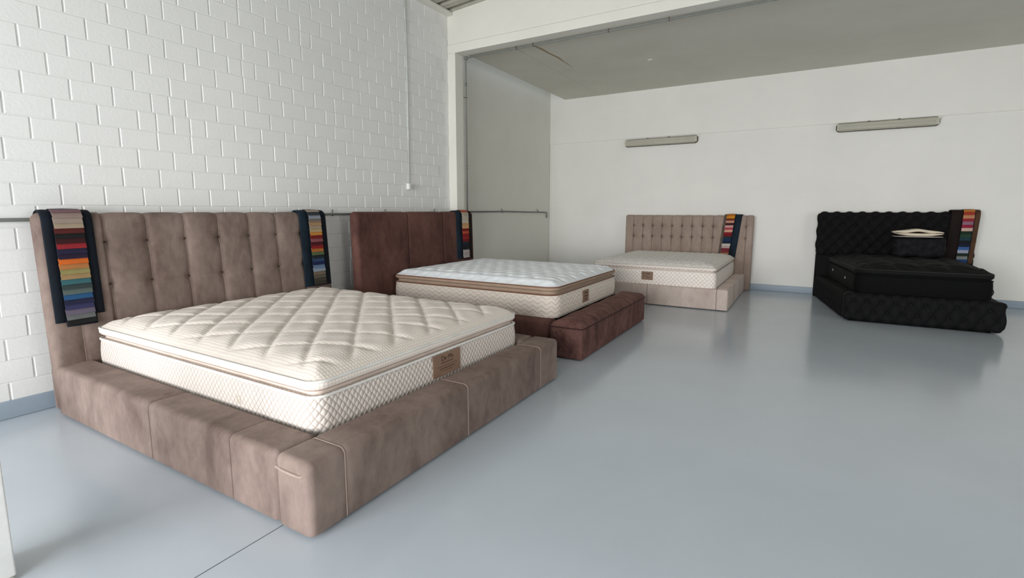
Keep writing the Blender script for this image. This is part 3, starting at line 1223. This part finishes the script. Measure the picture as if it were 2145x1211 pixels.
rail('side_rail', (-2.835, -2.70, 7.05, 8.88, .01, RT3), 1, (7.6, 8.2), M['beige'], M['beige_welt'], .022, bed)
rail('foot_rail', (-2.835, -.820, 6.898, 7.045, .01, RT3), 0, (-1.865, -.955), M['beige'], M['beige_welt'], .022, bed)
child('slat_base', boxes([(-2.69, -.985, 7.05, 8.86, .12, .262)], .004), M['black_plain'], bed)
for (x, y) in ((-2.75, 6.97), (-.90, 6.97), (-.90, 8.7), (-2.75, 8.7)):
    child('foot', boxes([(x - .03, x + .03, y - .03, y + .03, 0, .015)]), M['black_plain'], bed)
child('headboard_foot', rbox(-2.82, -.75, 8.90, 9.0, 0, .25, .02, .1, 3), M['beige'], bed)


def top3(x, y, d):
    a = line_dist(x + .02 * np.sin(2 * PI * y / .22), 0, .11)
    b = line_dist(y + .02 * np.sin(2 * PI * x / .22), 0, .11)
    return (.015 * (1 - np.exp(-np.minimum(a, b) / .018)) - .008) * np.clip((d - .02) / .04, 0, 1)


m3, m3b = mattress('ivory pillow-top mattress with bubbled sides on the beige bed by the back wall',
                   (-2.69, -.985, 6.935, 8.86), .07, .263, .492, .510, .548, .622, .09, top3,
                   (M['m3_side'], M['m3_top'], M['m1_neck'], M['cream_pipe'], M['m3_side'], M['cream_pipe']), .022, piping_r=.005, pstep=.03, thread=False, low_pipe=False)
label_tag(m3b, 'y', 6.925, -1.955, -1.795, .345, .462, '', [(.12, .28, .70, .09), (.38, .78, .70, .09), (.12, .6, .40, .05), (.4, .75, .25, .05)], .03)

# ================================================================== BED FOUR (black, back wall right)
bed = thing('black_bed', 'black velvet bed with diamond-tufted headboard and base', 'bed', (1.1, 8.0, 0))


def skew(Q):
    """plan of the black bed: its left side runs out towards the head"""
    Q = Q.copy()
    t_ = np.clip((Q[:, 1] - 7.05) / 1.8, -.1, 1.1)
    u = (Q[:, 0] - 0.455) / (1.87 - 0.455)
    l_, r_ = .455 - .285 * t_, 1.87 + .05 * t_
    Q[:, 0] = l_ + u * (r_ - l_)
    return Q


def diamond(axis, c0, px, z0_, pz, A, sharp=.45, face=None):
    def f(Q, Nn):
        u, z = Q[:, axis], Q[:, 2]
        w_ = np.clip(-Nn[:, 1 - axis] * 1.5, 0, 1) + .35 * np.clip(Nn[:, 2], 0, 1)
        w_ = np.clip(w_, 0, 1)
        a = (u - c0) / px + (z - z0_) / pz
        b = (u - c0) / px - (z - z0_) / pz
        h = A * (np.abs(np.sin(PI * a) * np.sin(PI * b)) + 1e-6) ** sharp
        dm = np.hypot((a - np.round(a)), (b - np.round(b)))
        return (h - A * .8 * np.exp(-(dm / .12) ** 2)) * w_
    return f


hb4 = child('headboard', rbox(.145, 1.955, 8.875, 9.05, .64, 1.275, .055, steps=(.014, .05, .014), k=6,
            disp=diamond(0, .145, .156, .70, .20, .032, .6)), M['black_v'], bed)
child('headboard_post', rbox(.150, 1.97, 8.90, 9.04, .0, .66, .02, .1, 3), M['black_v'], bed)
child('foot_rail', rbox(.455, 1.872, 7.05, 7.20, .022, .335, .045, steps=(.012, .05, .012), k=6, disp=diamond(0, .47, .134, .13, .24, .026, .6), warp=skew), M['black_v'], bed)
child('side_rail', rbox(.460, .60, 7.19, 8.88, .022, .325, .04, steps=(.05, .012, .012), k=6, disp=diamond(1, 7.2, .125, .13, .22, .022, .6), warp=skew), M['black_v'], bed)
child('side_rail', rbox(1.745, 1.868, 7.19, 8.88, .022, .325, .04, steps=(.05, .02, .02), k=5, disp=diamond(1, 7.2, .125, .13, .22, .012), warp=skew), M['black_v'], bed)
child('slat_base', boxes([(.62, 1.73, 7.21, 8.86, .1, .30)], .004), M['black_plain'], bed)
child('plinth', boxes([(.50, 1.78, 7.10, 8.85, 0, .03)]), M['black_plain'], bed)
bm_ = button_mesh(.009, .006, 'y')
bm_.materials.append(M['button_k'])
for (zr, sh) in ((.13, 0), (.25, .067)):
    for k_ in range(10):
        q = skew(np.array([[.47 + .134 * k_ + sh, 7.05, zr]]))[0]
        if .49 < q[0] < 1.84:
            o = bpy.data.objects.new('button', bm_)
            COL.objects.link(o)
            o.parent = bed
            o.location = (q[0] - 1.1, q[1] + .011 - 8.0, q[2])
for r_ in range(6):
    zr = .70 + .10 * r_
    if zr > 1.22:
        continue
    for k_ in range(12):
        x = .145 + .156 * (k_ + (.5 if r_ % 2 else 0))
        if .2 < x < 1.93:
            o = bpy.data.objects.new('button', bm_)
            COL.objects.link(o)
            o.parent = hb4
            o.location = (x, 8.872 + .014, zr)


def top4(x, y, d):
    a = line_dist(y + .05 * np.sin(2 * PI * x / .5), 0, .22)
    b = line_dist(x + .04 * np.sin(2 * PI * y / .4), 0, .24)
    return (.040 * (1 - np.exp(-np.minimum(a, b) / .030)) - .020) * np.clip((d - .02) / .06, 0, 1)


m4, m4b = mattress('black pillow-top mattress with wavy puffed top on the black bed',
                   (.565, 1.775, 7.14, 8.80), .10, .336, .545, .565, .618, .690, .09, top4,
                   (M['m4_side'], M['m4'], M['black_plain'], M['black_plain'], M['m4'], M['m4_side2']), .022, warp=skew, piping_r=.005, pstep=.04, thread=False, low_pipe=False, neck_in=.02)
for (yy, zz) in ((8.35, .475), (7.62, .455)):
    q = skew(np.array([[.556, yy, zz]]))[0]
    ring = [(q[0] - .004, q[1] + .011 * math.cos(a), q[2] + .013 * math.sin(a)) for a in np.linspace(0, 2 * PI, 12, endpoint=False)]
    child('eyelet', tube(ring, .005, 6, True), M['steel'], m4b)
# side handle loop on the right edge
L = [(1.79 + .02 * math.sin(PI * s), 7.3 + .0, .37 + .09 * s) for s in np.linspace(0, 1, 8)]
child('handle', tube(L, .005, 6), M['m4_side2'], m4b)

# plush cushion and folded cloths on the black mattress
def plush(Q, Nn):
    return .010 * np.sin(Q[:, 0] * 23 + 2 * np.sin(Q[:, 2] * 19)) * np.cos(Q[:, 2] * 27) + .004 * np.sin(Q[:, 0] * 71) * np.sin(Q[:, 2] * 67)


t = thing('plush_cushion', 'black plush box cushion resting on the black mattress against its headboard', 'cushion', (1.28, 8.42, .655))
child('cover', rbox(1.035, 1.55, 8.26, 8.54, .700, .948, .05, .02, 5, disp=plush), M['fur'], t)
t_ = bpy.data.objects[t.name]


def cloth_layer(x0, x1, y0, y1, th, zf, n=40):
    xs = np.linspace(0, 1, n)
    V, Fc = [], []
    ny = 6
    for j in range(ny + 1):
        y = y0 + (y1 - y0) * j / ny
        for i, s in enumerate(xs):
            ins = .012 * (abs(2 * j / ny - 1)) ** 4
            x = x0 + ins + (x1 - x0 - 2 * ins) * s
            z = zf(s)
            ti = th * min(1, .25 + 3.2 * min(s, 1 - s)) * (1 - .35 * (abs(2 * j / ny - 1)) ** 6)
            V.append((x, y, z - ti / 2))
            V.append((x, y, z + ti / 2))
    w2 = 2 * n
    for j in range(ny):
        for i in range(n - 1):
            a = j * w2 + 2 * i
            Fc += [(a, a + w2, a + w2 + 2, a + 2), (a + 1, a + 3, a + w2 + 3, a + w2 + 1)]
    for i in range(n - 1):
        a = 2 * i
        Fc.append((a, a + 2, a + 3, a + 1))
        a += ny * w2
        Fc.append((a, a + 1, a + 3, a + 2))
    for j in range(ny):
        a = j * w2
        Fc.append((a, a + 1, a + w2 + 1, a + w2))
        a += 2 * (n - 1)
        Fc.append((a, a + w2, a + w2 + 1, a + 1))
    return mesh('cloth', V, Fc)


t = thing('folded_cloth', 'thin grey-white cloth lying flat on the black plush cushion', 'cloth', (1.28, 8.4, .957))
child('layer', cloth_layer(1.01, 1.525, 8.27, 8.55, .015, lambda s: .966), M['pale_cloth'], t)
t = thing('folded_cloth', 'cream folded cloth gaping like a mouth on top of the black cushion', 'cloth', (1.28, 8.4, .975))
child('lower_fold', cloth_layer(1.03, 1.52, 8.27, 8.54, .034, lambda s: .992 + .012 * (abs(2 * s - 1)) ** 2), M['cream_cloth'], t)
child('upper_fold', cloth_layer(1.0, 1.53, 8.28, 8.54, .036, lambda s: 1.012 + .030 * math.sin(PI * s) ** .7 + .006 * math.cos(4 * PI * s)), M['cream_cloth'], t)

# ================================================================== SAMPLE BOOKS over the headboards
cover_m = {
    'navy': velvet('navy_cover', (5, 10, 18), (14, 24, 36), 8, .08),
    'teal': velvet('teal_cover', (10, 22, 32), (24, 42, 56), 8, .08),
    'brown': velvet('brown_cover', (62, 42, 28), (90, 62, 42), 8, .1),
    'greybrown': velvet('grey_brown_cover', (74, 66, 60), (104, 94, 86), 8, .2),
    'maroon': velvet('maroon_cover', (14, 7, 6), (34, 16, 12), 8, .06),
}
sw_cache = {}


def swm(c):
    if c not in sw_cache:
        sw_cache[c] = plain('swatch_cloth', c, 0.85, .85, 0, .3)
    return sw_cache[c]


def drape_path(fx, top, th, r, off, down_front, down_back):
    """2-D path (out, z) over a headboard: up the back, over the rounded top, down the front. fx(z)=front face"""
    P = []
    for z in np.linspace(top - down_back, top - r, 5)[:-1]:
        P.append((fx(z) - th - off, z))
    cb = (fx(top - r) - th + r, top - r)
    cf = (fx(top - r) - r, top - r)
    for a in np.linspace(PI, PI / 2, 7):
        P.append((cb[0] + (r + off) * math.cos(a), cb[1] + (r + off) * math.sin(a)))
    for a in np.linspace(PI / 2, 0, 7):
        P.append((cf[0] + (r + off) * math.cos(a), cf[1] + (r + off) * math.sin(a)))
    for z in np.linspace(top - r, top - down_front, 26)[1:]:
        P.append((fx(z) + off, z))
    return np.array(P)


def sample_book(label, fx, top, th, r, base, u0, us0, us1, u1, zf_l, zf_r, zf_s, cl_, cr_, cols, axis, slant=0.0, tab=(190, 120, 90), ustart=None, backing='navy'):
    """base = face offset. u* = extents along the headboard: left cover, swatches, right cover"""
    uc = (u0 + u1) / 2
    if axis == 'y':
        loc = (fx(top), uc, top)
    else:
        loc = (uc, fx(top), top)
    t = thing('sample_book', label, 'sample book', loc, 'fabric sample books over the headboards')

    def to3(o, u, z):
        uu = u + slant * (top - z)
        if axis == 'y':
            return (o, uu, z)
        return (uu, -o, z)

    def strip(ua, ub, off, thick, zf, name, mat, back=.055, rounded=.006):
        P = drape_path(fx, top, th, r, off, top - zf, back)
        Tn = np.gradient(P, axis=0)
        Tn /= np.linalg.norm(Tn, axis=1)[:, None]
        Nn = np.stack([-Tn[:, 1], Tn[:, 0]], 1)
        V, Fc = [], []
        prof = [(ua, 0), (ua, thick * .5), (ua + rounded, thick), ((ua + ub) / 2, thick * 1.15), (ub - rounded, thick), (ub, thick * .5), (ub, 0)]
        m_ = len(prof)
        for i in range(len(P)):
            for (u, h) in prof:
                q = P[i] + Nn[i] * h
                V.append(to3(q[0], u, q[1]))
        for i in range(len(P) - 1):
            for j in range(m_):
                k = (j + 1) % m_
                Fc.append((i * m_ + j, i * m_ + k, (i + 1) * m_ + k, (i + 1) * m_ + j))
        Fc.append(tuple(range(m_)))
        Fc.append(tuple((len(P) - 1) * m_ + j for j in range(m_))[::-1])
        return child(name, mesh('strip', V, Fc), mat, t)
    strip(u0, us0 + .012, base, .010, zf_l, 'cover', cover_m[cl_])
    strip(us1 - .006, u1, base, .010, zf_r, 'cover', cover_m[cr_])
    strip(us0 + .002, us1, base + .004, .012, zf_s, 'backing', cover_m[backing], back=.052)
    # shingled swatches
    P = drape_path(fx, top, th, r, base + .018, top - zf_s, .052)
    seg = np.linalg.norm(np.diff(P, axis=0), axis=1)
    S = np.concatenate([[0], np.cumsum(seg)])
    start = S[13] if ustart is None else ustart
    N = len(cols)
    pitch = (S[-1] - start - .012) / N

    def at(s):
        s = min(max(s, 0), S[-1])
        x = np.interp(s, S, P[:, 0])
        z = np.interp(s, S, P[:, 1])
        x2, z2 = np.interp(s + .004, S, P[:, 0]), np.interp(s + .004, S, P[:, 1])
        x1, z1 = np.interp(s - .004, S, P[:, 0]), np.interp(s - .004, S, P[:, 1])
        tt = np.array([x2 - x1, z2 - z1])
        tt /= (np.linalg.norm(tt) or 1)
        return np.array([x, z]), np.array([-tt[1], tt[0]])
    for i, c in enumerate(cols):
        s0, s1 = start + i * pitch - .004, start + (i + 1) * pitch + .001
        V, Fc = [], []
        rows = 4
        jl, jr = random.uniform(-.0025, .0025), random.uniform(-.0025, .0025)
        for k in range(rows + 1):
            f_ = k / rows
            p, nn = at(s0 + (s1 - s0) * f_)
            lift = .000 + .009 * f_ ** 1.3
            for hh in (lift, lift + .0035):
                for j, u in enumerate((us0 + jl, us1 - .012 + jr)):
                    q = p + nn * hh
                    V.append(to3(q[0], u, q[1] + (.002 if j else 0)))
        for k in range(rows):
            a, b = k * 4, (k + 1) * 4
            Fc += [(a + 2, a + 3, b + 3, b + 2), (a, b, b + 1, a + 1), (a, a + 2, b + 2, b), (a + 1, b + 1, b + 3, a + 3)]
        Fc += [(0, 1, 3, 2), (rows * 4, rows * 4 + 2, rows * 4 + 3, rows * 4 + 1)]
        child('swatch', mesh('sw', V, Fc), swm(c), t, smooth=False)
    # leather tab handle standing on the top edge
    p, nn = at(S[6])
    hw = min(.032, (us1 - us0) * .3)
    um = (us0 + us1) / 2 + .005
    me = tube([to3(p[0], um - hw, p[1] + .004), to3(p[0], um - hw * .8, p[1] + .013), to3(p[0], um + hw * .8, p[1] + .013), to3(p[0], um + hw, p[1] + .004)], .006, 8)
    child('tab', me, swm(tab), t)
    return t


cols1 = [(122, 92, 98), (150, 130, 122), (160, 144, 130), (168, 150, 128), (84, 26, 22), (16, 12, 14), (56, 10, 14), (150, 34, 42), (30, 26, 56), (34, 18, 46), (214, 104, 34), (184, 120, 66), (154, 144, 90), (164, 134, 92), (56, 104, 110), (50, 64, 64), (88, 102, 98), (34, 84, 128), (28, 30, 60), (50, 50, 88), (104, 94, 112), (104, 106, 106), (12, 12, 14)]
cols2 = [(176, 160, 148), (54, 60, 64), (150, 158, 168), (128, 116, 104), (176, 140, 104), (170, 152, 128), (186, 162, 120), (206, 140, 60), (126, 18, 24), (150, 84, 88), (78, 10, 26), (146, 24, 28), (190, 110, 50), (96, 110, 72), (24, 30, 36), (44, 70, 104), (20, 30, 80), (104, 130, 160), (146, 160, 178), (120, 104, 84), (96, 90, 76), (70, 64, 52), (60, 54, 46)]
cols3 = [(196, 90, 50), (190, 176, 160), (196, 186, 168), (200, 188, 170), (206, 196, 178), (206, 160, 110), (216, 170, 120), (120, 14, 12), (190, 80, 48), (140, 12, 18), (150, 30, 36), (120, 10, 14), (14, 34, 42), (10, 18, 30), (8, 14, 22), (190, 180, 176), (176, 166, 164), (186, 176, 172)]
cols4 = [(190, 110, 20), (214, 140, 28), (120, 50, 14), (206, 150, 130), (60, 14, 16), (210, 160, 152), (180, 70, 84), (220, 170, 140), (140, 22, 34), (110, 12, 24), (14, 50, 64), (14, 44, 84), (16, 26, 50), (206, 200, 186), (190, 164, 164), (120, 34, 46), (120, 50, 50), (176, 124, 96), (110, 72, 50)]
cols5 = [(206, 130, 50), (170, 60, 40), (200, 140, 100), (150, 40, 50), (150, 110, 130), (150, 26, 60), (214, 180, 164), (14, 44, 26), (34, 66, 44), (20, 60, 70), (6, 14, 20), (10, 20, 50), (60, 100, 160), (160, 168, 186), (30, 44, 34), (140, 144, 138), (30, 70, 130)]

sample_book('dark navy sample book of stacked swatches hanging over the left end of the taupe headboard',
            hb1_x, HB_T + .003, .105, .050, .010, 1.200, 1.252, 1.415, 1.462, .592, .625, .562, 'navy', 'navy', cols1, 'y')
sample_book('teal-edged sample book of stacked swatches hanging over the right end of the taupe headboard',
            hb1_x, HB_T + .003, .105, .050, .010, 3.035, 3.125, 3.270, 3.332, .585, .585, .585, 'teal', 'navy', cols2, 'y')
sample_book('sample book of swatches hanging over the far end of the red-brown headboard',
            hb2_x, H2T + .003, .105, .045, .010, 5.355, 5.465, 5.620, 5.705, .66, .66, .66, 'teal', 'maroon', cols3, 'y')


def fx3(z):
    return -hb3_y(z)


sample_book('sample book of swatches hanging aslant over the right part of the beige headboard',
            fx3, H3T + .003, .115, .03, .010, -1.175, -1.135, -1.0, -.905, .53, .53, .53, 'greybrown', 'teal', cols4, 'x', slant=-.105, tab=(120, 110, 100))


def fx4(z):
    return -8.855


sample_book('brown and black sample book of swatches hanging over the right end of the black headboard',
            fx4, 1.30, .21, .06, .006, 1.68, 1.80, 1.925, 1.975, .60, .60, .60, 'maroon', 'brown', cols5, 'x', slant=-.045, tab=(150, 140, 120))
